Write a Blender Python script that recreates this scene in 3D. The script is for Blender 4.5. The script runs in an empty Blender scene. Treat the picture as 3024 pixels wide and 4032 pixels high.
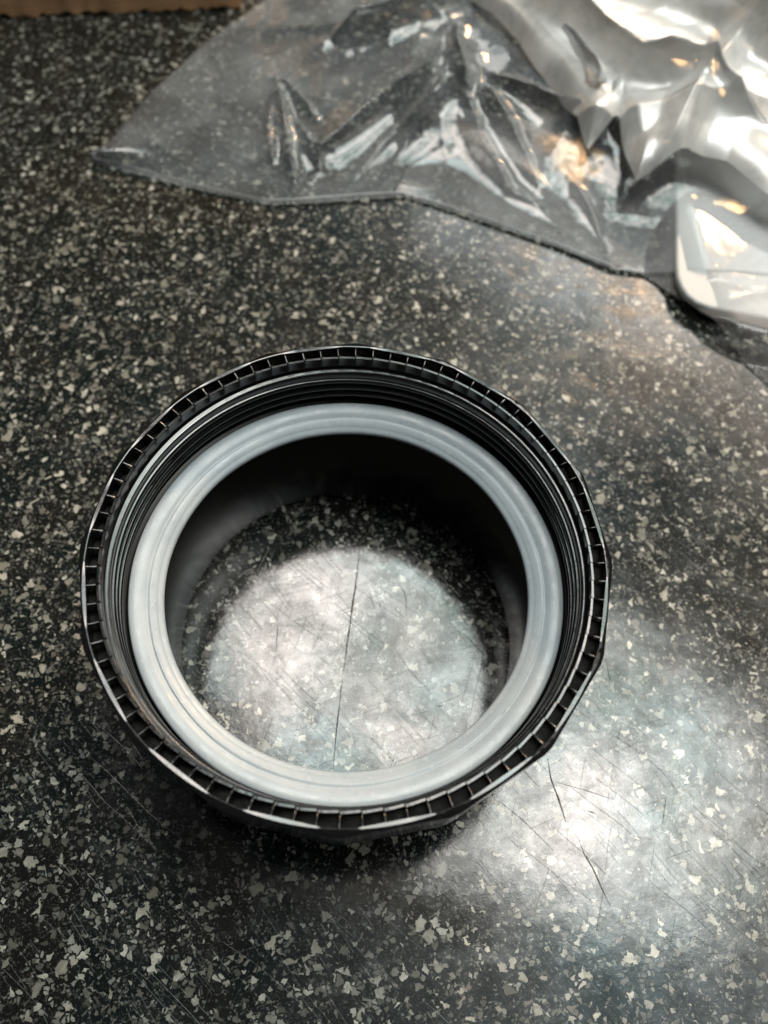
import bpy, bmesh, math, random
import numpy as np
from mathutils import Vector, Matrix, Euler

random.seed(7)
rng = np.random.default_rng(11)
C = bpy.context.scene.collection
U = 0.05            # metres per working unit (the collar's radius is one unit)
H = 0.9452           # height of the collar in working units

# ------------------------------------------------------------------ camera
FPX, IW, IH = 3400.0, 3024.0, 4032.0
CP = Vector((-0.0072, -1.3544, 2.9623 + H))
CE = (0.4781, -0.0431, -0.0094)
cam_d = bpy.data.cameras.new('camera')
cam = bpy.data.objects.new('camera', cam_d)
C.objects.link(cam)
cam.location = CP * U
cam.rotation_euler = CE
cam_d.sensor_fit = 'VERTICAL'
cam_d.sensor_height = 36
cam_d.sensor_width = 27
cam_d.lens = FPX / IH * 36
cam_d.clip_start = 0.005
cam_d.clip_end = 50
cam_d.dof.use_dof = True
cam_d.dof.focus_distance = 3.5 * U
cam_d.dof.aperture_fstop = 13
bpy.context.scene.camera = cam
CR = np.array(Euler(CE).to_matrix())


def P(u, v, z=0.0):
    """point of the photograph -> point of the place at height z (working units)"""
    d = CR @ np.array([(u - IW / 2) / FPX, -(v - IH / 2) / FPX, -1.0])
    t = (z - CP.z) / d[2]
    return np.array(CP) + d * t


# ------------------------------------------------------------------ world, lamps, exposure
sc = bpy.context.scene
sc.view_settings.view_transform = 'Standard'
sc.view_settings.look = 'None'
sc.view_settings.exposure = 0.38
sc.view_settings.gamma = 1.0
try:
    sc.cycles.transparent_max_bounces = 24
    sc.cycles.sample_clamp_indirect = 6
except Exception:
    pass
w = bpy.data.worlds.new("World")
sc.world = w
w.use_nodes = True
w.node_tree.nodes['Background'].inputs[0].default_value = (0.9, 0.95, 1.0, 1)
w.node_tree.nodes['Background'].inputs[1].default_value = 0.03


def area_lamp(name, loc, rot, sx, sy, radiance, color=(1, 1, 1), tex=None):
    d = bpy.data.lights.new(name, 'AREA')
    d.shape = 'RECTANGLE'
    d.size, d.size_y = sx * U, sy * U
    d.energy = radiance * math.pi * sx * sy * U * U
    d.color = color
    o = bpy.data.objects.new(name, d)
    C.objects.link(o)
    o.location = Vector(loc) * U
    o.rotation_euler = rot
    if tex:
        d.use_nodes = True
        tex(d.node_tree)
    return o


class N:
    """small helper for writing node trees"""
    def __init__(s, nt):
        s.nt = nt

    def n(s, t, **k):
        x = s.nt.nodes.new(t)
        for a, b in k.items():
            setattr(x, a, b)
        return x

    def put(s, sock, v):
        if v is None:
            return
        if isinstance(v, bpy.types.NodeSocket):
            s.nt.links.new(v, sock)
        elif isinstance(v, (tuple, list)):
            sock.default_value = tuple(v) + ((1,) if len(v) == 3 and len(sock.default_value) == 4 else ())
        else:
            sock.default_value = v

    def m(s, op, a, b=None, c=None, clamp=False):
        x = s.n('ShaderNodeMath', operation=op, use_clamp=clamp)
        s.put(x.inputs[0], a); s.put(x.inputs[1], b); s.put(x.inputs[2], c)
        return x.outputs[0]

    def vm(s, op, a, b=None):
        x = s.n('ShaderNodeVectorMath', operation=op)
        s.put(x.inputs[0], a); s.put(x.inputs[1], b)
        return x.outputs[0]

    def mix(s, f, a, b):
        x = s.n('ShaderNodeMix', data_type='RGBA')
        s.put(x.inputs[0], f); s.put(x.inputs[6], a); s.put(x.inputs[7], b)
        return x.outputs[2]

    def ramp(s, v, lo, hi, a=0.0, b=1.0, smooth=True):
        x = s.n('ShaderNodeMapRange', interpolation_type='SMOOTHSTEP' if smooth else 'LINEAR')
        s.put(x.inputs[0], v)
        for i, q in enumerate((lo, hi, a, b)):
            s.put(x.inputs[i + 1], q)
        return x.outputs[0]

    def noise(s, vec, scale, detail=2, rough=.5, dist=0, color=False):
        x = s.n('ShaderNodeTexNoise')
        s.put(x.inputs['Vector'], vec)
        x.inputs['Scale'].default_value = scale
        x.inputs['Detail'].default_value = detail
        x.inputs['Roughness'].default_value = rough
        x.inputs['Distortion'].default_value = dist
        return x.outputs['Color' if color else 'Fac']

    def map(s, vec, loc=(0, 0, 0), rot=(0, 0, 0), scale=(1, 1, 1)):
        x = s.n('ShaderNodeMapping')
        s.put(x.inputs[0], vec)
        x.inputs[1].default_value = loc; x.inputs[2].default_value = rot; x.inputs[3].default_value = scale
        return x.outputs[0]

    def xyz(s, vec):
        x = s.n('ShaderNodeSeparateXYZ'); s.put(x.inputs[0], vec)
        return x.outputs


def window_tex(nt):
    """overcast light and foliage seen through the skylight: pink-white panes, grey-green gaps"""
    h = N(nt)
    em = nt.nodes['Emission']
    g = h.n('ShaderNodeNewGeometry')
    p = h.map(g.outputs['Position'], scale=(1 / U,) * 3)
    x = h.xyz(p)
    nz = h.noise(p, .42, 5, .6, .5)
    nz2 = h.noise(p, .62, 3, .6, .3)
    # soft rounded opening, in the panel's own axes
    cx, cy, ca, sa = 3.7, 5.0, math.cos(math.radians(27)), math.sin(math.radians(27))
    u = h.m('ADD', h.m('MULTIPLY', h.m('SUBTRACT', x[0], cx), ca / 9.1), h.m('MULTIPLY', h.m('SUBTRACT', x[1], cy), -sa / 9.1))
    v = h.m('ADD', h.m('MULTIPLY', h.m('SUBTRACT', x[0], cx), sa / 4.6), h.m('MULTIPLY', h.m('SUBTRACT', x[1], cy), ca / 4.6))
    r = h.m('ADD', h.m('POWER', h.m('ABSOLUTE', u), 3.0), h.m('POWER', h.m('ABSOLUTE', v), 3.0))
    r = h.m('ADD', r, h.m('MULTIPLY', h.m('SUBTRACT', nz, .5), 1.3))
    mask = h.ramp(r, 1.1, .40)
    col = h.mix(h.ramp(nz, .45, .58), (.15, .22, .20), (1, .90, .84))
    col = h.mix(h.ramp(nz2, .50, .60), col, (.62, .74, .73))
    col = h.mix(h.ramp(nz2, .40, .34), col, (1.25, 1.2, 1.15))
    h.put(em.inputs['Color'], col)
    h.put(em.inputs['Strength'], mask)


def haze_fill_tex(nt):
    """dim added panel overhead, patterned to lay uneven haze on the counter"""
    h = N(nt)
    em = nt.nodes['Emission']
    g = h.n('ShaderNodeNewGeometry')
    p = h.map(g.outputs['Position'], scale=(1 / U,) * 3)
    x = h.xyz(p)
    nz = h.noise(p, .07, 3, .55, .5)
    nz2 = h.noise(p, .05, 2, .5, 0)
    side = h.ramp(x[0], -8, 20)
    s = h.m('MULTIPLY', h.m('ADD', h.m('MULTIPLY', side, .96), .04), h.ramp(nz, .36, .60, .18, 1.0))
    col = h.mix(h.ramp(nz2, .42, .58), (1.0, .84, .70), (.72, .92, .97))
    h.put(em.inputs['Color'], col)
    h.put(em.inputs['Strength'], s)


def window_side_tex(nt):
    h = N(nt)
    em = nt.nodes['Emission']
    g = h.n('ShaderNodeNewGeometry')
    p = h.map(g.outputs['Position'], scale=(1 / U,) * 3)
    nz = h.noise(p, .16, 3, .5, .3)
    h.put(em.inputs['Color'], h.mix(h.ramp(nz, .3, .7), (.80, .88, .90), (1, .97, .92)))
    h.put(em.inputs['Strength'], h.ramp(nz, .35, .6, .25, 1.0))


area_lamp('skylight_lamp', (3.7, 5.0, 20), (0, 0, math.radians(-27)), 20, 10.5, 12, tex=window_tex)
area_lamp('ceiling_haze_fill', (19, 22, 40), (0, 0, 0), 62, 66, 1.7, tex=haze_fill_tex)  # added fill panel for the counter's haze, in place of room bounce
area_lamp('window_lamp', (20, 36, 24), (math.radians(-62), 0, math.radians(-26)), 30, 26, 4.2, tex=window_side_tex)
for _u, _v, _sz, _rad in ((2680, 760, 2.6, 100), (2330, 620, 1.5, 110), (2860, 880, 1.8, 130)):
    _q = P(_u, _v)
    area_lamp('warm_bulb_lamp', (_q[0] * 6.63, CP.y + (_q[1] - CP.y) * 6.63, 22), (math.radians(-50), 0, math.radians(-25)), _sz, _sz, _rad, (1, .56, .22))

# ------------------------------------------------------------------ materials
def mat(name):
    m = bpy.data.materials.new(name)
    m.use_nodes = True
    return m, N(m.node_tree), m.node_tree.nodes['Principled BSDF']


def m_counter():
    m, h, b = mat('speckled_laminate')
    tc = h.n('ShaderNodeTexCoord')
    p = h.map(tc.outputs['Object'], scale=(1 / U,) * 3)
    x = h.xyz(p)
    flat = h.n('ShaderNodeCombineXYZ')
    h.put(flat.inputs[0], x[0]); h.put(flat.inputs[1], x[1])
    flat = flat.outputs[0]
    big = h.noise(flat, 2.2, 3, .55, .4)
    base = h.mix(h.ramp(big, .40, .6), (.0045, .0080, .0074), (.0085, .0084, .0072))
    base = h.mix(h.ramp(h.noise(flat, 26, 3, .7, .5), .55, .72), base, (.017, .019, .017))
    wob = h.vm('SUBTRACT', h.noise(flat, 30, 3, .6, 0, True), (.5, .5, .5))
    col = base
    chipmask = None
    layers = [  # scale, keep, edge gap, dark colour, light colour, wobble, strength
        (150, .22, .02, (.035, .036, .03), (.11, .11, .097), .008, .45),
        (86, .20, .05, (.04, .041, .035), (.25, .248, .225), .020, .72),
        (50, .21, .05, (.07, .07, .058), (.45, .445, .395), .034, .95),
        (30, .15, .06, (.11, .106, .088), (.60, .585, .51), .048, 1.0),
        (20, .055, .08, (.17, .165, .13), (.60, .575, .49), .060, 1.0),
    ]
    for i, (s, keep, gap, c0, c1, wb, st) in enumerate(layers):
        q = h.vm('ADD', h.map(flat, loc=(i * 3.7, i * 5.1, 0), rot=(0, 0, i * .7)),
                 h.vm('MULTIPLY', wob, (wb, wb, 0)))
        v = h.n('ShaderNodeTexVoronoi', voronoi_dimensions='2D', feature='F1')
        h.put(v.inputs['Vector'], q); v.inputs['Scale'].default_value = s
        e = h.n('ShaderNodeTexVoronoi', voronoi_dimensions='2D', feature='DISTANCE_TO_EDGE')
        h.put(e.inputs['Vector'], q); e.inputs['Scale'].default_value = s
        rc = h.n('ShaderNodeSeparateColor'); h.put(rc.inputs[0], v.outputs['Color'])
        # clustering: chips are denser in some places
        cl = h.noise(h.map(flat, loc=(i * 9.1, 0, 0)), 5.5, 3, .65)
        kp = h.m('MULTIPLY', h.ramp(cl, .30, .70, .35, 1.75, False), keep)
        on = h.m('LESS_THAN', rc.outputs[0], kp)
        thr = h.m('ADD', gap, h.m('MULTIPLY', rc.outputs[1], .14))
        edge = h.m('SUBTRACT', e.outputs['Distance'], thr)
        mk = h.m('MULTIPLY', on, h.ramp(edge, 0, .06))
        mk = h.m('MULTIPLY', mk, h.ramp(h.noise(q, s * 1.7, 2, .6), .22, .34))
        br = h.m('POWER', rc.outputs[2], 1.7)
        ch = h.mix(br, c0, c1)
        ch = h.mix(h.ramp(h.noise(q, s * 1.2, 3, .7), .3, .75, 0, .5), ch, (.03, .032, .028))
        ch = h.mix(h.ramp(rc.outputs[1], .90, .92), ch, (.20, .125, .09))
        ch = h.mix(h.ramp(rc.outputs[1], .80, .82, 0, h_one(h, rc.outputs[1])), ch, (.10, .125, .115))
        col = h.mix(h.m('MULTIPLY', mk, st), col, ch)
        chipmask = mk if chipmask is None else h.m('MAXIMUM', chipmask, mk)
    # fine scratches: stretched cells, a few directions
    scr = None
    for i, (ang, sx, sy, keep, wd) in enumerate([(-.72, 2.2, 80, .07, .08), (-.62, 1.2, 55, .06, .045), (1.25, 4, 120, .045, .09),
                                                 (-.9, 4.5, 150, .08, .10), (.35, 6, 160, .03, .10)]):
        q = h.map(flat, loc=(i * 2.3, i * 1.1, 0), rot=(0, 0, 0))
        q = h.vm('ADD', q, h.vm('MULTIPLY', h.vm('SUBTRACT', h.noise(flat, 1.6, 1, .5, 0, True), (.5, .5, .5)), (.12, .12, 0)))
        q = h.map(q, rot=(0, 0, -ang))
        q = h.map(q, scale=(sx, sy, 1))
        v = h.n('ShaderNodeTexVoronoi', voronoi_dimensions='2D', feature='F1')
        h.put(v.inputs['Vector'], q); v.inputs['Scale'].default_value = 1
        off = h.xyz(h.vm('SUBTRACT', q, v.outputs['Position']))
        rc = h.n('ShaderNodeSeparateColor'); h.put(rc.inputs[0], v.outputs['Color'])
        ln = h.ramp(h.m('ABSOLUTE', off[1]), wd, wd * .3)
        ln = h.m('MULTIPLY', ln, h.ramp(h.m('ABSOLUTE', off[0]), .42, .25))
        ln = h.m('MULTIPLY', ln, h.m('LESS_THAN', rc.outputs[0], keep))
        ln = h.m('MULTIPLY', ln, h.ramp(rc.outputs[1], 0, 1, .15, 1))
        scr = ln if scr is None else h.m('MAXIMUM', scr, ln)
    col = h.mix(h.m('MULTIPLY', scr, .22), col, (.09, .10, .095))
    h.put(b.inputs['Base Color'], col)
    smud = h.noise(flat, 3.2, 5, .65, .8)
    fine = h.noise(flat, 70, 3, .6)
    wipe = h.noise(h.map(flat, rot=(0, 0, .6), scale=(1, 3.5, 1)), 2.6, 6, .72, .5)
    ro = h.m('ADD', h.m('ADD', h.ramp(smud, .3, .7, .04, .12), h.ramp(wipe, .50, .66, 0, .10)), h.m('MULTIPLY', fine, .04))
    ro = h.m('ADD', ro, h.m('MULTIPLY', scr, .32))
    ro = h.m('ADD', ro, h.m('MULTIPLY', chipmask, .02))
    h.put(b.inputs['Roughness'], ro)
    b.inputs['IOR'].default_value = 1.5
    h.put(b.inputs['Specular IOR Level'], h.m('ADD', h.ramp(h.noise(flat, 7, 6, .75, .6), .3, .68, .95, .50), h.m('MULTIPLY', scr, -.35)))
    bh = h.m('ADD', h.m('MULTIPLY', h.noise(flat, 18, 4, .6), .38), h.m('MULTIPLY', h.noise(flat, 160, 2, .6), .10))
    bh = h.m('ADD', bh, h.m('MULTIPLY', scr, -.30))
    bp = h.n('ShaderNodeBump')
    bp.inputs['Strength'].default_value = .55
    bp.inputs['Distance'].default_value = .0022 * U
    h.put(bp.inputs['Height'], bh)
    h.put(b.inputs['Normal'], bp.outputs[0])
    return m


def h_one(h, s):
    return 0.6


def m_plastic():
    m, h, b = mat('black_moulded_plastic')
    tc = h.n('ShaderNodeTexCoord')
    p = h.map(tc.outputs['Object'], scale=(1 / U,) * 3)
    n1 = h.noise(p, 9, 4, .6)
    dust = h.ramp(h.noise(p, 60, 4, .7), .60, .78)
    h.put(b.inputs['Base Color'], h.mix(h.m('MULTIPLY', dust, .5), (.0060, .0060, .0058), (.03, .029, .027)))
    h.put(b.inputs['Roughness'], h.m('ADD', h.ramp(n1, .3, .7, .09, .19), h.m('MULTIPLY', dust, .2)))
    b.inputs['Specular IOR Level'].default_value = .8
    bp = h.n('ShaderNodeBump')
    bp.inputs['Strength'].default_value = .22
    bp.inputs['Distance'].default_value = .003 * U
    h.put(bp.inputs['Height'], h.m('ADD', h.noise(p, 14, 3, .6), h.m('MULTIPLY', h.noise(p, 110, 2, .6), .12)))
    h.put(b.inputs['Normal'], bp.outputs[0])
    return m


def m_matte():
    m, h, b = mat('matte_black_plastic')
    tc = h.n('ShaderNodeTexCoord')
    p = h.map(tc.outputs['Object'], scale=(1 / U,) * 3)
    n1 = h.noise(p, 40, 4, .7)
    h.put(b.inputs['Base Color'], h.mix(h.ramp(n1, .45, .7), (.016, .0157, .015), (.045, .043, .039)))
    b.inputs['Roughness'].default_value = .42
    bp = h.n('ShaderNodeBump')
    bp.inputs['Strength'].default_value = .4
    bp.inputs['Distance'].default_value = .002 * U
    h.put(bp.inputs['Height'], n1)
    h.put(b.inputs['Normal'], bp.outputs[0])
    return m


def m_tube():
    m, h, b = mat('satin_black_plastic')
    b.inputs['Base Color'].default_value = (.0045, .0044, .0043, 1)
    b.inputs['Roughness'].default_value = .27
    b.inputs['Specular IOR Level'].default_value = .28
    return m


def m_rubber():
    m, h, b = mat('grey_silicone_rubber')
    tc = h.n('ShaderNodeTexCoord')
    p = h.map(tc.outputs['Object'], scale=(1 / U,) * 3)
    n1 = h.noise(p, 5, 4, .6, .5)
    c = h.mix(h.ramp(n1, .35, .65), (.365, .415, .45), (.425, .47, .495))
    sp = h.ramp(h.noise(p, 48, 2, .5), .74, .79)
    c = h.mix(h.m('MULTIPLY', sp, .6), c, (.25, .26, .26))
    sp3 = h.ramp(h.noise(p, 95, 2, .5), .72, .76)
    c = h.mix(h.m('MULTIPLY', sp3, .55), c, (.16, .15, .14))
    sp2 = h.ramp(h.noise(p, 36, 3, .6), .60, .70)
    c = h.mix(h.m('MULTIPLY', sp2, .35), c, (.62, .63, .65))
    h.put(b.inputs['Base Color'], c)
    h.put(b.inputs['Roughness'], h.ramp(h.noise(p, 12, 4, .7), .3, .7, .24, .44))
    b.inputs['Subsurface Weight'].default_value = .12
    b.inputs['Subsurface Radius'].default_value = (.0012, .0012, .0012)
    b.inputs['Subsurface Scale'].default_value = 1
    bp = h.n('ShaderNodeBump')
    bp.inputs['Strength'].default_value = .5
    bp.inputs['Distance'].default_value = .003 * U
    h.put(bp.inputs['Height'], h.m('ADD', h.noise(p, 10, 3, .6), h.m('MULTIPLY', h.noise(p, 55, 3, .6), .35)))
    h.put(b.inputs['Normal'], bp.outputs[0])
    return m


def m_film(name, haze, gain, rough, tint=(1, 1, 1), milk=(.74, .81, .86)):
    m = bpy.data.materials.new(name)
    m.use_nodes = True
    nt = m.node_tree
    nt.nodes.clear()
    h = N(nt)
    out = h.n('ShaderNodeOutputMaterial')
    tc = h.n('ShaderNodeTexCoord')
    p = h.map(tc.outputs['Object'], scale=(1 / U,) * 3)
    bp = h.n('ShaderNodeBump')
    bp.inputs['Strength'].default_value = .6
    bp.inputs['Distance'].default_value = .004 * U
    h.put(bp.inputs['Height'], h.m('ADD', h.noise(p, 3.0, 2, .5, .8), h.m('MULTIPLY', h.noise(p, 26, 3, .6, .4), .05)))
    fr = h.n('ShaderNodeFresnel'); fr.inputs[0].default_value = 1.5
    h.put(fr.inputs['Normal'], bp.outputs[0])
    tr = h.n('ShaderNodeBsdfTransparent'); tr.inputs[0].default_value = (.985 * tint[0], .985 * tint[1], .985 * tint[2], 1)
    gl = h.n('ShaderNodeBsdfGlossy'); gl.inputs['Roughness'].default_value = rough
    h.put(gl.inputs['Normal'], bp.outputs[0])
    df = h.n('ShaderNodeBsdfDiffuse'); df.inputs[0].default_value = milk + (1,)
    tl = h.n('ShaderNodeBsdfTranslucent'); tl.inputs[0].default_value = milk + (1,)
    a = h.n('ShaderNodeMixShader'); a.inputs[0].default_value = .35
    nt.links.new(df.outputs[0], a.inputs[1]); nt.links.new(tl.outputs[0], a.inputs[2])
    lw = h.n('ShaderNodeLayerWeight'); lw.inputs['Blend'].default_value = .5
    fac = h.m('MULTIPLY', h.m('ADD', 1, h.m('MULTIPLY', lw.outputs['Facing'], 2.2)), haze)
    fac = h.m('MULTIPLY', fac, h.ramp(h.noise(p, 2.5, 4, .6, .5), .3, .7, .6, 1.3), clamp=True)
    b1 = h.n('ShaderNodeMixShader')
    h.put(b1.inputs[0], fac); nt.links.new(tr.outputs[0], b1.inputs[1]); nt.links.new(a.outputs[0], b1.inputs[2])
    b2 = h.n('ShaderNodeMixShader')
    h.put(b2.inputs[0], h.m('MULTIPLY', fr.outputs[0], gain, clamp=True))
    nt.links.new(b1.outputs[0], b2.inputs[1]); nt.links.new(gl.outputs[0], b2.inputs[2])
    nt.links.new(b2.outputs[0], out.inputs[0])
    return m


def m_card():
    m, h, b = mat('brown_cardboard')
    tc = h.n('ShaderNodeTexCoord')
    p = h.map(tc.outputs['Object'], scale=(1 / U,) * 3)
    n1 = h.noise(h.map(p, scale=(1, 1, 14)), 2.5, 5, .65)
    n2 = h.noise(p, 40, 3, .7)
    c = h.mix(h.ramp(n1, .3, .7), (.42, .235, .115), (.55, .32, .17))
    c = h.mix(h.ramp(n2, .55, .75, 0, .4), c, (.10, .055, .03))
    h.put(b.inputs['Base Color'], c)
    b.inputs['Roughness'].default_value = .85
    bp = h.n('ShaderNodeBump'); bp.inputs['Strength'].default_value = .5; bp.inputs['Distance'].default_value = .01 * U
    h.put(bp.inputs['Height'], n2); h.put(b.inputs['Normal'], bp.outputs[0])
    return m


def m_white():
    m, h, b = mat('white_packet_plastic')
    tc = h.n('ShaderNodeTexCoord')
    p = h.map(tc.outputs['Object'], scale=(1 / U,) * 3)
    h.put(b.inputs['Base Color'], h.mix(h.noise(p, 2, 3, .6), (.55, .565, .565), (.63, .615, .59)))
    b.inputs['Roughness'].default_value = .5
    return m


def m_scratch():
    m, h, b = mat('scratched_laminate')
    tc = h.n('ShaderNodeTexCoord')
    p = h.map(tc.outputs['Object'], scale=(1 / U,) * 3)
    h.put(b.inputs['Base Color'], h.mix(h.ramp(h.noise(p, 30, 3, .7), .4, .6), (.03, .03, .03), (.15, .145, .135)))
    b.inputs['Roughness'].default_value = .8
    b.inputs['Specular IOR Level'].default_value = .15
    return m


M = dict(counter=m_counter(), plastic=m_plastic(), matte=m_matte(), rubber=m_rubber(), tube=m_tube(),
         film=m_film('clear_bag_film', .10, 1.25, .05), crumple=m_film('crumpled_bag_film', .52, 3.6, .26, (.97, .98, .98), (.90, .89, .86)),
         under=m_film('flat_bag_film', .15, .9, .10, milk=(.80, .76, .76)),
         edge_bead=m_film('bright_edge_film', .9, 4.0, .25, milk=(.9, .9, .9)), card=m_card(), white=m_white(), scratch=m_scratch())


# ------------------------------------------------------------------ builders
def link(name, me, parent=None, material=None):
    o = bpy.data.objects.new(name, me)
    C.objects.link(o)
    if parent:
        o.parent = parent
    if material:
        me.materials.append(M[material])
    return o


def mesh(name, vs, fs, parent=None, material=None, smooth=True, sharp=None):
    me = bpy.data.meshes.new(name)
    me.from_pydata([tuple(float(c) * U for c in v) for v in vs], [], [tuple(int(i) for i in f) for f in fs])
    if smooth:
        me.shade_smooth()
        if sharp:
            me.set_sharp_from_angle(angle=math.radians(sharp))
    me.update()
    return link(name, me, parent, material)


def thing(name, label, cat, group=None):
    o = bpy.data.objects.new(name, None)
    o.empty_display_size = .01
    C.objects.link(o)
    o['label'] = label; o['category'] = cat
    if group:
        o['group'] = group
    return o


def lathe(name, prof, parent, material, n=360, rfun=None, closed=True, sharp=35):
    """prof: list of (radius, height); rfun(theta, i, r, z) may change them"""
    vs, fs = [], []
    k = len(prof)
    for j in range(n):
        t = 2 * math.pi * j / n
        for i, (r, z) in enumerate(prof):
            rr, zz = rfun(t, i, r, z) if rfun else (r, z)
            vs.append((rr * math.cos(t), rr * math.sin(t), zz))
    for j in range(n):
        a, b = j * k, ((j + 1) % n) * k
        for i in range(k if closed else k - 1):
            i2 = (i + 1) % k
            fs.append((a + i, a + i2, b + i2, b + i))
    return mesh(name, vs, fs, parent, material, True, sharp)


PH = -0.0218
def corner(t):
    """0 at the middle of a side of the sixteen-sided rim, 1 at a corner"""
    a = ((t - PH - math.pi / 2) / (2 * math.pi / 16)) % 1.0
    a = min(a, 1 - a) * 2       # 0 at corner .. 1 mid
    return 1 - a


def scallop(t):
    """radius factor of the rim's outline relative to its corners"""
    c = 1 - corner(t)
    half = math.pi / 16
    ang = half * (1 - c)      # angle from the middle of the side
    poly = math.cos(half) / math.cos(ang)
    k = max(0.0, corner(t) - .86) / .14
    return poly - .0035 * k * k


# ------------------------------------------------------------------ countertop
ct = mesh('countertop', [(-30, -30, 0), (30, -30, 0), (30, 40, 0), (-30, 40, 0),
                         (-30, -30, -.8), (30, -30, -.8), (30, 40, -.8), (-30, 40, -.8)],
          [(0, 1, 2, 3), (4, 7, 6, 5), (0, 4, 5, 1), (1, 5, 6, 2), (2, 6, 7, 3), (3, 7, 4, 0)], None, 'counter', False)
ct['kind'] = 'structure'


def scratch(pts, wid, name='scratch'):
    """a scored line in the laminate: a thin V of torn surface with raised lips"""
    pp = []
    for a, b in zip(pts[:-1], pts[1:]):
        n = max(2, int(math.hypot(b[0] - a[0], b[1] - a[1]) / 22))
        for i in range(n):
            pp.append((a[0] + (b[0] - a[0]) * i / n, a[1] + (b[1] - a[1]) * i / n))
    pp.append(pts[-1])
    q = [P(u, v, 0) for u, v in pp]
    vs, fs = [], []
    for i, c in enumerate(q):
        d = q[min(i + 1, len(q) - 1)] - q[max(i - 1, 0)]
        d /= max(1e-6, np.linalg.norm(d[:2]))
        nrm = np.array([-d[1], d[0], 0])
        taper = min(1, .15 + 4 * min(i, len(q) - 1 - i) / len(q))
        ww = wid * taper * random.uniform(.55, 1.15)
        jit = nrm * random.uniform(-.25, .25) * wid
        for s, z in ((-1, .0008), (-.35, .0030), (.35, .0012), (1, .0008)):
            p = c + jit + nrm * s * ww
            vs.append((p[0], p[1], z))
        if i:
            a, b = (i - 1) * 4, i * 4
            for k in range(3):
                fs.append((a + k, b + k, b + k + 1, a + k + 1))
    return mesh(name, vs, fs, ct, 'scratch')


scratch([(1421, 2120), (1402, 2290), (1383, 2420), (1362, 2575), (1350, 2660)], .0042)
scratch([(1349, 2668), (1336, 2780), (1322, 2900), (1312, 3028)], .0028)
scratch([(2155, 2980), (2170, 3070), (2200, 3150), (2228, 3235)], .0042)
scratch([(2276, 3297), (2300, 3362), (2335, 3420), (2370, 3500), (2405, 3570)], .0030)
scratch([(2385, 2590), (2402, 2682)], .0022)
scratch([(1095, 2445), (1090, 2520), (1086, 2590)], .0020)
scratch([(1570, 2305), (1592, 2330), (1600, 2370), (1597, 2425)], .0020)
scratch([(1455, 2325), (1475, 2405)], .0018)
scratch([(1490, 2370), (1503, 2400)], .0022)
scratch([(1555, 2397), (1590, 2432)], .0020)
scratch([(1742, 2382), (1800, 2358)], .0018)
scratch([(1822, 2492), (1928, 2600)], .0020)
scratch([(1718, 2782), (1748, 2778)], .0026)
scratch([(1810, 2420), (1840, 2460)], .0024)
scratch([(1925, 2480), (1850, 2820)], .0012)
scratch([(1560, 2560), (1620, 2650), (1700, 2730)], .0012)
scratch([(2312, 3192), (2345, 3203)], .0026)
scratch([(2610, 3240), (2622, 3140)], .0018)
scratch([(2190, 3080), (2300, 3110), (2420, 3150)], .0016)
scratch([(1960, 3150), (2060, 3230), (2180, 3350)], .0016)

# ------------------------------------------------------------------ the black collar
col = thing('threaded_collar', 'black plastic collar with a many-sided ratchet rim and pale grey gasket on the speckled countertop', 'pipe collar')

ZR = H
def rim_r(t, i, r, z):
    # points flagged by radius > .981 belong to the many-sided outline
    if r >= .984:
        return (r * scallop(t) + .0, z)
    return (r, z)

rim_prof = [(.9735, ZR - .105), (.9738, ZR - .060), (.9742, ZR - .008), (.9765, ZR - .001), (.980, ZR), (.9860, ZR - .001), (.9990, ZR - .003), (1.0075, ZR - .010),
            (1.0085, ZR - .022), (1.006, ZR - .05), (1.003, ZR - .12), (.998, ZR - .30), (.990, ZR - .33), (.96, ZR - .335), (.96, ZR - .110)]
rimo = lathe('rim', rim_prof, col, 'plastic', 640, rim_r)

# groove floor and inner lip with its saw-tooth steps
NR = 80
def saw(t):
    return ((t - PH - math.pi / 2) / (2 * math.pi / NR)) % 1.0

def track_f(t, i, r, z):
    return (r, z - .030 + .048 * saw(t)) if i < 3 else (r, z)

lathe('ratchet_track', [(.9728, ZR - .060), (.950, ZR - .056), (.9325, ZR - .052), (.9325, ZR - .20), (.9728, ZR - .20)], col, 'matte', 960, track_f, True, 28)

def lip_f(t, i, r, z):
    s = saw(t)
    k = 1 if s > .15 else s / .15
    if i in (1, 2, 3):
        return (r + .0015 - .0040 * s * k, z + .006 * s * k)
    if i in (4, 5):
        return (r - .0030 * s * k, z + .006 * s * k)
    return (r, z)

lip_prof = [(.9322, ZR - .20), (.9322, ZR - .0200), (.9316, ZR - .0130), (.9295, ZR - .0112), (.9225, ZR - .0120), (.9200, ZR - .0140), (.9190, ZR - .020), (.9186, ZR - .070),
            (.9184, ZR - .110), (.9184, ZR - .20)]
lathe('inner_lip', lip_prof, col, 'plastic', 960, lip_f, True, 30)

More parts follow.
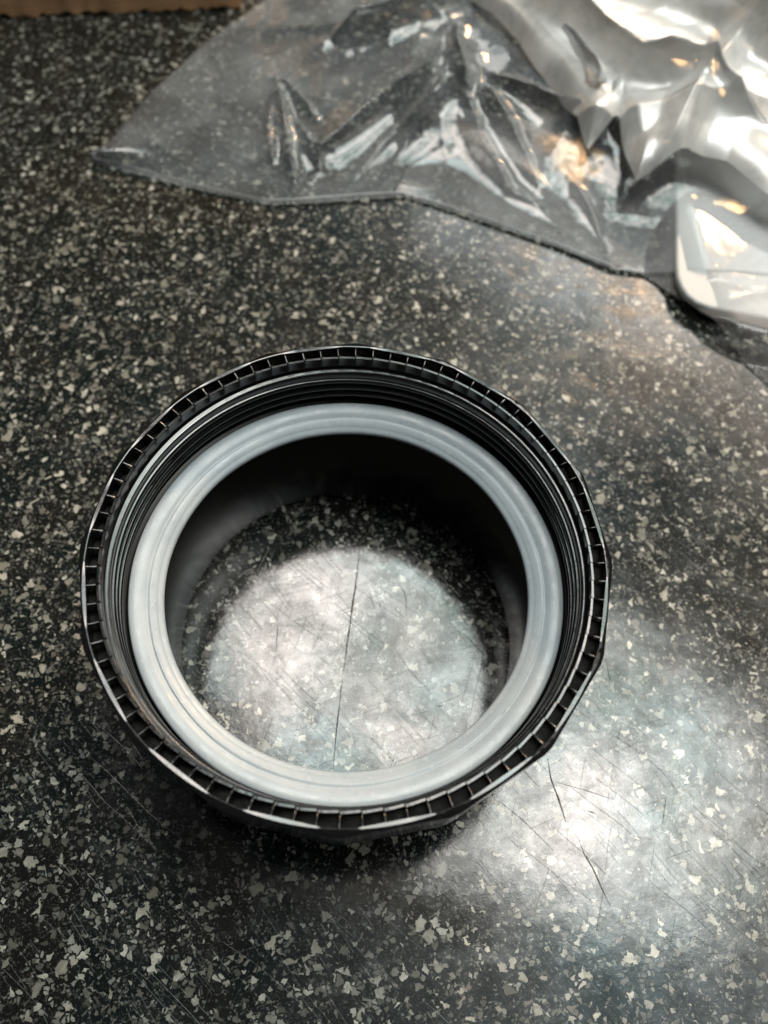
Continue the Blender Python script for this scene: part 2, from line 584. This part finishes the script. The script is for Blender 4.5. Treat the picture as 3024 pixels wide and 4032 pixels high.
# thin ribs across the groove
def rib_mesh():
    prof = []
    t0, t1 = .0040, .0030
    r0, r1 = .9738, .9312
    zb = ZR - .110
    sect = [(r0, zb), (r0, ZR - .0085), (r1 + .004, ZR - .0125), (r1, ZR - .0160), (r1, zb)]
    vs, fs = [], []
    cols = [(-1, .0022), (-.62, .0005), (0, 0), (.62, .0005), (1, .0022)]     # rounded crest
    for s, drop in cols:
        for (r, z) in sect:
            t = t0 if z < ZR - .1 else t1
            vs.append((r, s * t, z - (drop * .8 if z > ZR - .1 else 0)))
    n = len(sect)
    for c in range(len(cols) - 1):
        for i in range(n):
            j = (i + 1) % n
            fs.append((c * n + i, c * n + j, (c + 1) * n + j, (c + 1) * n + i))
    e = (len(cols) - 1) * n
    fs.append(tuple(range(n - 1, -1, -1))); fs.append(tuple(range(e, e + n)))
    me = bpy.data.meshes.new('rib')
    me.from_pydata([(x * U, y * U, z * U) for x, y, z in vs], [], fs)
    me.materials.append(M['plastic'])
    bm = bmesh.new(); bm.from_mesh(me)
    bmesh.ops.recalc_face_normals(bm, faces=bm.faces)
    bm.to_mesh(me); bm.free()
    me.shade_smooth(); me.set_sharp_from_angle(angle=math.radians(50))
    return me

rib = bpy.data.objects.new('rib', rib_mesh())
for k in range(NR):
    o = rib if k == 0 else rib.copy()
    C.objects.link(o)
    o.parent = col
    o.rotation_euler = (0, 0, math.pi / 2 + PH + 2 * math.pi * k / NR)
    o.scale = (1, random.uniform(.8, 1.5), 1)

# smooth seat ring below the track
seat_prof = [(.9182, ZR - .0755), (.9172, ZR - .0770), (.9155, ZR - .0778), (.9100, ZR - .0790), (.9040, ZR - .0806), (.9015, ZR - .0818), (.9002, ZR - .0850), (.8998, ZR - .0900),
             (.8998, ZR - .106), (.9000, ZR - .125), (.9182, ZR - .125)]
lathe('seat_ring', seat_prof, col, 'plastic', 360)

# internal thread: three shallow helical turns
def thread(name, z0, r, amp):
    prof = [(r + .022, z0 - .017), (r + .006, z0 - .0125), (r + .001, z0 - .006), (r, z0), (r + .001, z0 + .006), (r + .006, z0 + .0125), (r + .022, z0 + .017)]
    lathe(name, prof, col, 'plastic', 360)
for z0, r in ((ZR - .138, .8885), (ZR - .184, .8865), (ZR - .230, .8845)):
    thread('thread_turn', z0, r, 0)

body_prof = [(.905, ZR - .124), (.9035, ZR - .26), (.900, ZR - .285), (.885, ZR - .292), (.800, ZR - .345), (.774, ZR - .40), (.772, .006), (.774, .001), (.778, 0), (.825, 0), (.830, .003),
             (.832, .03), (.84, ZR - .46), (.87, ZR - .42), (.955, ZR - .325), (.9598, ZR - .31), (.9598, ZR - .205), (.915, ZR - .200), (.908, ZR - .130)]
lathe('tube_body', body_prof, col, 'tube', 300)

gk = [(.8720, ZR - 0.2980), (.8755, ZR - 0.2800), (.8735, ZR - 0.2720), (.8680, ZR - 0.2680), (.8500, ZR - 0.2660), (.8250, ZR - 0.2710), (.8090, ZR - 0.2775), (.8030, ZR - 0.2835), (.7990, ZR - 0.2845),
      (.7930, ZR - 0.2795), (.7880, ZR - 0.2810), (.7680, ZR - 0.2880), (.7620, ZR - 0.2940), (.7585, ZR - 0.2970), (.7480, ZR - 0.3000), (.7410, ZR - 0.3080), (.7390, ZR - 0.3170),
      (.7410, ZR - 0.3260), (.7500, ZR - 0.3340), (.80, ZR - 0.3460), (.870, ZR - 0.3060)]
def gk_f(t, i, r, z):
    return (r + .0012 * math.sin(3 * t + i * .3) * (i > 8) + .0006 * math.sin(11 * t), z + .0012 * math.sin(2 * t + 1))
lathe('gasket', gk, col, 'rubber', 360, gk_f, True, 60)

# bright specks on the inner lip are left to highlights on its saw-tooth
# ------------------------------------------------------------------ film sheets
def vnoise(x, y, seed, scale):
    """value noise on numpy arrays"""
    x = x * scale; y = y * scale
    xi = np.floor(x).astype(int); yi = np.floor(y).astype(int)
    xf = x - xi; yf = y - yi
    def hsh(a, b):
        n = (a * 374761393 + b * 668265263 + seed * 974634777) & 0x7fffffff
        n = ((n ^ (n >> 13)) * 1274126177) & 0x7fffffff
        return ((n ^ (n >> 16)) & 0xffff) / 65535.0
    u = xf * xf * (3 - 2 * xf); v = yf * yf * (3 - 2 * yf)
    return (hsh(xi, yi) * (1 - u) + hsh(xi + 1, yi) * u) * (1 - v) + (hsh(xi, yi + 1) * (1 - u) + hsh(xi + 1, yi + 1) * u) * v


def facets(x, y, seed, n, box, slope):
    """sharp crumples: cells around scattered points, each a shallow hollow with creased borders"""
    r = np.random.default_rng(seed)
    wx = x + .35 * (vnoise(x, y, seed + 1, 1.3) - .5); wy = y + .35 * (vnoise(x, y, seed + 2, 1.3) - .5)
    px = r.uniform(box[0], box[1], n); py = r.uniform(box[2], box[3], n)
    k = r.uniform(.7, 1.5, n); an = r.uniform(0, math.pi, n)
    out = np.full(x.shape, 1e9)
    for i in range(n):
        dx_ = wx - px[i]; dy_ = wy - py[i]
        a_ = dx_ * math.cos(an[i]) + dy_ * math.sin(an[i]); b_ = -dx_ * math.sin(an[i]) + dy_ * math.cos(an[i])
        out = np.minimum(out, slope * k[i] * np.hypot(a_ * .6, b_ * 1.3))
    return out


def folds(x, y, seed, n, per, amp):
    """long straight creases in several directions, each fading in and out"""
    r = np.random.default_rng(seed)
    h = 0 * x
    for i in range(n):
        an = r.uniform(0, math.pi); ph = r.uniform(0, 9); pr = per * r.uniform(.6, 1.6)
        q = (x * math.cos(an) + y * math.sin(an)) / pr + ph + .55 * vnoise(x, y, seed + i * 3, .7)
        f = np.abs((q % 1.0) - .5) * 2
        env = np.clip(vnoise(x, y, seed + 100 + i, .9) * 2.4 - .8, 0, 1)
        h = h + amp * pr / per * env * np.clip(1 - f * 3, 0, 1) ** 1.3
    return h


def crease(x, y, pts, amp, wid, z=.1, sharp=1.0):
    """height of a fold that follows a polyline drawn over the photograph"""
    q = [P(u, v, z)[:2] for u, v in pts]
    out = np.zeros_like(x)
    tot = sum(np.linalg.norm(b - a) for a, b in zip(q[:-1], q[1:]))
    run = 0
    for a, b in zip(q[:-1], q[1:]):
        d = b - a; L = np.linalg.norm(d)
        t = np.clip(((x - a[0]) * d[0] + (y - a[1]) * d[1]) / (L * L), 0, 1)
        dist = np.hypot(x - a[0] - t * d[0], y - a[1] - t * d[1])
        s = (run + t * L) / tot
        env = np.clip(np.minimum(s, 1 - s) * 5, 0.25, 1)
        hgt = amp * env * np.exp(-(dist / wid) ** sharp)
        out = np.maximum(out, hgt) if amp > 0 else np.minimum(out, hgt)
        run += L
    return out


def resample(pts, n):
    pts = np.array(pts, float)
    L = np.concatenate([[0], np.cumsum(np.hypot(*(np.diff(pts, axis=0).T)))])
    s = np.linspace(0, L[-1], n)
    return np.stack([np.interp(s, L, pts[:, 0]), np.interp(s, L, pts[:, 1])], 1)


def sheet(name, bottom, top, nu, nv, z0, hfun, material, parent, label=None):
    bq = resample([P(p[0], p[1], p[2] if len(p) > 2 else z0)[:2] for p in bottom], nu)
    tq = resample([P(u, v, z0)[:2] for u, v in top], nu)
    tt = np.linspace(0, 1, nv) ** 1.15
    X = bq[None, :, 0] * (1 - tt[:, None]) + tq[None, :, 0] * tt[:, None]
    Y = bq[None, :, 1] * (1 - tt[:, None]) + tq[None, :, 1] * tt[:, None]
    Z, DX, DY = hfun(X, Y, tt[:, None] + 0 * X)
    V = np.stack([X + DX, Y + DY, Z], -1).reshape(-1, 3) * U
    i = np.arange(nv - 1)[:, None] * nu + np.arange(nu - 1)[None, :]
    F = np.stack([i, i + 1, i + nu + 1, i + nu], -1).reshape(-1, 4)
    me = bpy.data.meshes.new(name)
    me.vertices.add(len(V)); me.vertices.foreach_set('co', V.ravel())
    me.loops.add(F.size); me.loops.foreach_set('vertex_index', F.ravel())
    me.polygons.add(len(F)); me.polygons.foreach_set('loop_start', np.arange(len(F)) * 4)
    me.update(calc_edges=True); me.validate()
    me.shade_smooth()
    o = link(name, me, parent, material)
    if label:
        o['label'] = label
    return o


bag = thing('plastic_bag', 'clear crumpled plastic bag lying across the countertop behind the black collar', 'plastic bag')


def edge_bead(name, pts, rad, zoff=.0):
    """the folded, heat-sealed edge of the bag: a thin irregular bead"""
    q = resample([P(p[0], p[1], .012)[:2] for p in pts], 260)
    vs, fs = [], []
    k = 6
    for i, c in enumerate(q):
        d = q[min(i + 1, len(q) - 1)] - q[max(i - 1, 0)]; d = d / np.linalg.norm(d); n = np.array([-d[1], d[0]])
        rr = rad * (.6 + .7 * float(vnoise(np.array(i * .11), np.array(.5), 5, 1.0)))
        for j in range(k):
            a = 2 * math.pi * j / k
            p = c + n * rr * 1.5 * math.cos(a)
            zz = .006 + zoff + rr * (1 + math.sin(a))
            pk_h = float(inside_packet(np.array(p[0]), np.array(p[1]), .16)) * .14
            vs.append((p[0], p[1], zz + pk_h))
        if i:
            for j in range(k):
                j2 = (j + 1) % k
                fs.append(((i - 1) * k + j, i * k + j, i * k + j2, (i - 1) * k + j2))
    return mesh(name, vs, fs, bag, 'edge_bead')


def inside_packet(X, Y, grow=.0):
    """smooth 0..1 over the white packet"""
    a = P(2668, 1100, .12)[:2]; b = P(2668, 660, .22)[:2]
    fx = np.clip((X - (a[0] - grow)) / .45, 0, 1)
    c = P(2700, 1190, .22)[:2]; d = P(3100, 1300, .22)[:2]
    nrm = np.array([-(d - c)[1], (d - c)[0]]); nrm /= np.linalg.norm(nrm)
    fy = np.clip(((X - c[0]) * nrm[0] + (Y - c[1]) * nrm[1] + grow) / .22, 0, 1)
    s = fx * fy
    return s * s * (3 - 2 * s)


BOX = (-2.5, 5.5, 1.5, 8)
def front_h(X, Y, T):
    h = .035 + .05 * vnoise(X, Y, 3, 1.1) * np.clip(T * 5, 0, 1)
    h += .012 * vnoise(X, Y, 9, 4.0)
    east = np.clip((X + .6) / 1.2, 0, 1)
    h += east * .10 * np.clip(T * 4, 0, 1)
    h += (facets(X, Y, 5, 16, BOX, .025) + folds(X, Y, 31, 5, 1.1, .03)) * east * np.clip(T * 6, 0, 1)
    h += folds(X, Y, 37, 4, .8, .012) * np.clip(T * 6, 0, 1)
    c = lambda *a, **k: crease(X, Y, *a, **k)
    h += c([(1271, 219), (1385, 182), (1512, 178), (1731, 128), (1931, 55)], .22, .10)
    h += c([(1089, 310), (1116, 456), (1130, 547), (1167, 738)], .11, .035)
    h += c([(1089, 310), (1176, 392), (1244, 478)], .07, .025)
    h += c([(1085, 383), (1057, 510), (1065, 609), (1107, 483)], .05, .022)
    h += c([(1130, 456), (1185, 510), (1230, 574), (1258, 583), (1258, 647), (1176, 729)], .05, .022)
    h += c([(1244, 478), (1258, 583), (1400, 500), (1512, 437), (1667, 392), (1776, 219)], .16, .10)
    h += c([(1330, 740), (1420, 640), (1512, 560), (1667, 470), (1776, 365)], .09, .05)
    h += c([(1420, 750), (1500, 690), (1600, 560), (1776, 400)], .07, .05)
    h += c([(1776, 219), (1776, 365), (1831, 465)], .20, .06)
    h += c([(1849, 365), (2059, 456), (2305, 579), (2350, 547), (2432, 410)], .13, .04)
    h += c([(2118, 264), (2205, 346), (2278, 456), (2314, 556)], .24, .09)
    h += c([(1849, 401), (1986, 547), (2095, 693), (2132, 756)], .12, .05)
    h += c([(1831, 465), (1900, 600), (2020, 740), (2132, 790)], .08, .03)
    h += c([(2432, 410), (2469, 583), (2496, 702), (2587, 656)], .16, .05)
    h += c([(2232, 702), (2323, 811), (2405, 957), (2419, 1040)], .10, .035)
    h += c([(1800, 500), (1950, 650), (2150, 820), (2400, 1000)], .05, .06)
    h += c([(3024, 775), (2900, 870), (2780, 960)], .07, .03)
    h += c([(2720, 850), (2860, 1020)], .05, .02)
    h += c([(2780, 1080), (2900, 1150)], .05, .02)
    h += c([(900, 60), (1100, 120), (1400, 190)], .07, .09)
    h += c([(560, 520), (700, 600), (900, 690)], .018, .04)
    h += c([(860, 90), (870, 250), (900, 330)], .012, .02)
    q = np.clip((X - .2) / 2.2, 0, 1)
    h = h + .115 * q * q * (3 - 2 * q)
    e = np.clip(T * 30, 0, 1)
    e2 = np.clip(T * 2.6, 0, 1); e2 = e2 * e2 * (3 - 2 * e2)
    pkm = inside_packet(X, Y, .25)
    h = np.maximum(h * (.10 + .90 * e2) + .008, pkm * .145)
    west = np.clip((X + .6) / 1.2, 0, 1)
    h = h * (1 - .85 * (1 - west) * (1 - np.clip((1 - T) * 3, 0, 1))) + .004
    return h, .02 * (vnoise(X, Y, 21, 1.7) - .5), .02 * (vnoise(X, Y, 22, 1.7) - .5)


front_bottom = [(360, 618), (560, 665), (800, 730), (1050, 785), (1180, 780), (1420, 762), (1590, 752), (1900, 850), (2200, 955), (2420, 1045, .06), (2560, 1048, .09), (2700, 1052, .15), (3024, 1075, .15), (3300, 1100, .15)]
front_top = [(360, 616), (470, 480), (600, 330), (780, 160), (935, 50), (1100, -70), (1400, -160), (2000, -200), (2600, -200), (3100, -150), (3300, -80)]
sheet('front_film', front_bottom, front_top, 620, 420, .06, front_h, 'film', bag)


def under_h(X, Y, T):
    e = np.clip(T * 8, .0, 1)
    h = .008 + .030 * vnoise(X, Y, 41, 1.2) * e
    h += crease(X, Y, [(2560, 1215), (2700, 1190), (2650, 1150)], .03, .03)
    h += crease(X, Y, [(2600, 1130), (2800, 1300), (3024, 1480)], .012, .02)
    h += crease(X, Y, [(2770, 1075), (2880, 1140), (2950, 1175)], .035, .02)
    h += crease(X, Y, [(2840, 1210), (2920, 1180), (3060, 1165)], .035, .02)
    h += crease(X, Y, [(2650, 1100), (2720, 1105), (2960, 1120)], .025, .02)
    h = np.maximum(h, inside_packet(X, Y, .16) * .128 + .25 * h)
    return h, 0 * X, 0 * X

sheet('back_film', [(1560, 752), (1900, 846), (2200, 950), (2420, 1040), (2520, 1062), (2760, 1275), (3024, 1512), (3300, 1760)],
      [(1640, 600), (1780, 430), (2050, 470), (2350, 620), (2700, 500), (3150, 400), (3500, 500)],
      420, 220, .01, under_h, 'under', bag)


def crumple_h(X, Y, T):
    h = .30 + .12 * vnoise(X, Y, 61, .9)
    h += facets(X, Y, 17, 18, (0, 6, 2, 9), .065)
    h += folds(X, Y, 19, 4, 1.1, .07)
    h += .008 * vnoise(X, Y, 77, 7)
    h += crease(X, Y, [(2300, -40), (2700, 160), (3024, 330)], .20, .10, z=.25)
    h += crease(X, Y, [(2040, 90), (2300, 250), (2560, 400), (2800, 470)], .12, .08, z=.25)
    h += crease(X, Y, [(2700, 0), (2780, 130), (2960, 330), (3050, 420)], .16, .06, z=.25)
    e = np.clip(T * 9, 0, 1)
    h += crease(X, Y, [(1950, 46), (2150, 155), (2332, 292), (2469, 383), (2688, 428), (3024, 640)], .16, .07, z=.25)
    h = h - .10 * (1 - e) ** 2
    return h, .05 * (vnoise(X, Y, 71, 1.5) - .5), .05 * (vnoise(X, Y, 72, 1.5) - .5)

sheet('crumpled_film', [(1700, -90), (1940, 46), (2040, 150), (2110, 255), (2190, 350), (2260, 460), (2312, 560), (2360, 520), (2425, 470), (2462, 600), (2500, 700), (2590, 660), (2700, 610), (2860, 640), (3024, 760), (3300, 900)],
      [(1720, -110), (2000, -260), (2400, -300), (2900, -250), (3400, -150)], 640, 300, .34, crumple_h, 'crumple', bag)

edge_bead('bright_edge_bead', front_bottom[:10], .0030)  # pale bead carries the edge highlight in its own colour

# ------------------------------------------------------------------ white packet under the film
def rounded_slab(name, pts, z0, z1, parent, material, bev=.03):
    bm = bmesh.new()
    vs = [bm.verts.new((p[0] * U, p[1] * U, z0 * U)) for p in pts]
    f = bm.faces.new(vs)
    r = bmesh.ops.extrude_face_region(bm, geom=[f])
    up = [v for v in r['geom'] if isinstance(v, bmesh.types.BMVert)]
    bmesh.ops.translate(bm, verts=up, vec=(0, 0, (z1 - z0) * U))
    bmesh.ops.recalc_face_normals(bm, faces=bm.faces)
    ed = [e for e in bm.edges if all(v in up for v in e.verts)]
    bmesh.ops.bevel(bm, geom=ed, offset=bev * U, segments=4, affect='EDGES', profile=.5)
    me = bpy.data.meshes.new(name)
    bm.to_mesh(me); bm.free()
    me.shade_smooth(); me.set_sharp_from_angle(angle=math.radians(50))
    return link(name, me, parent, material)


pk = thing('white_packet', 'flat white packet with rounded corner lying under the clear bag at the right edge', 'packet')
out = []
raw = [(2664, 560), (2664, 1040), (2668, 1085), (2682, 1125), (2706, 1160), (2745, 1190), (2800, 1210), (3024, 1250), (3400, 1320), (3500, 560)]
rounded_slab('packet_lid', [P(u, v, .12)[:2] for u, v in raw], .075, .12, pk, 'white', .02)
raw2 = [(2690, 580), (2690, 1040), (2700, 1100), (2720, 1150), (2770, 1205), (2830, 1232), (3024, 1270), (3400, 1340), (3460, 580)]
rounded_slab('packet_base', [P(u, v, .08)[:2] for u, v in raw2], .022, .073, pk, 'white', .012)

# ------------------------------------------------------------------ cardboard box, far left
bx = thing('cardboard_box', 'brown cardboard box whose lower front edge shows at the top left corner of the countertop', 'cardboard box')
A = P(-900, 100, 0)[:2]; B = P(952, 38, 0)[:2]
dx = (B - A) / np.linalg.norm(B - A); dn = np.array([-dx[1], dx[0]])
def panel(name, a, b, th, z0, z1, mt='card', ragged=0):
    d = (b - a); L = np.linalg.norm(d); d = d / L; n = np.array([-d[1], d[0]])
    k = 90
    vs, fs = [], []
    for i in range(k + 1):
        p = a + d * L * i / k
        rg = random.uniform(0, ragged)
        for q, z in ((p, z0 + rg), (p, z0 + .03 + rg * .3), (p, z1), (p + n * th, z1), (p + n * th, z0)):
            q2 = q - n * (random.uniform(0, ragged) * .4 if (z < z0 + .02 and ragged) else 0)
            vs.append((q2[0], q2[1], z))
    for i in range(k):
        for j in range(5):
            j2 = (j + 1) % 5
            fs.append((i * 5 + j, (i + 1) * 5 + j, (i + 1) * 5 + j2, i * 5 + j2))
    fs.append((0, 1, 2, 3, 4)); fs.append((k * 5 + 4, k * 5 + 3, k * 5 + 2, k * 5 + 1, k * 5))
    mesh(name, vs, fs, bx, mt, True, 30)
TH = .06
panel('front_wall', A, B, TH, .004, 2.2, ragged=.03)
panel('right_wall', B + dn * (TH + .002) - dx * TH * 0, B + dn * 3.0, TH, .004, 2.2)
panel('back_wall', A + dn * 3.0, B + dn * 3.0 - dx * (TH + .002), TH, .004, 2.2)
panel('left_wall', A + dn * (TH + .002) + dx * TH, A + dn * (3.0 - .002) + dx * TH, TH, .004, 2.2)
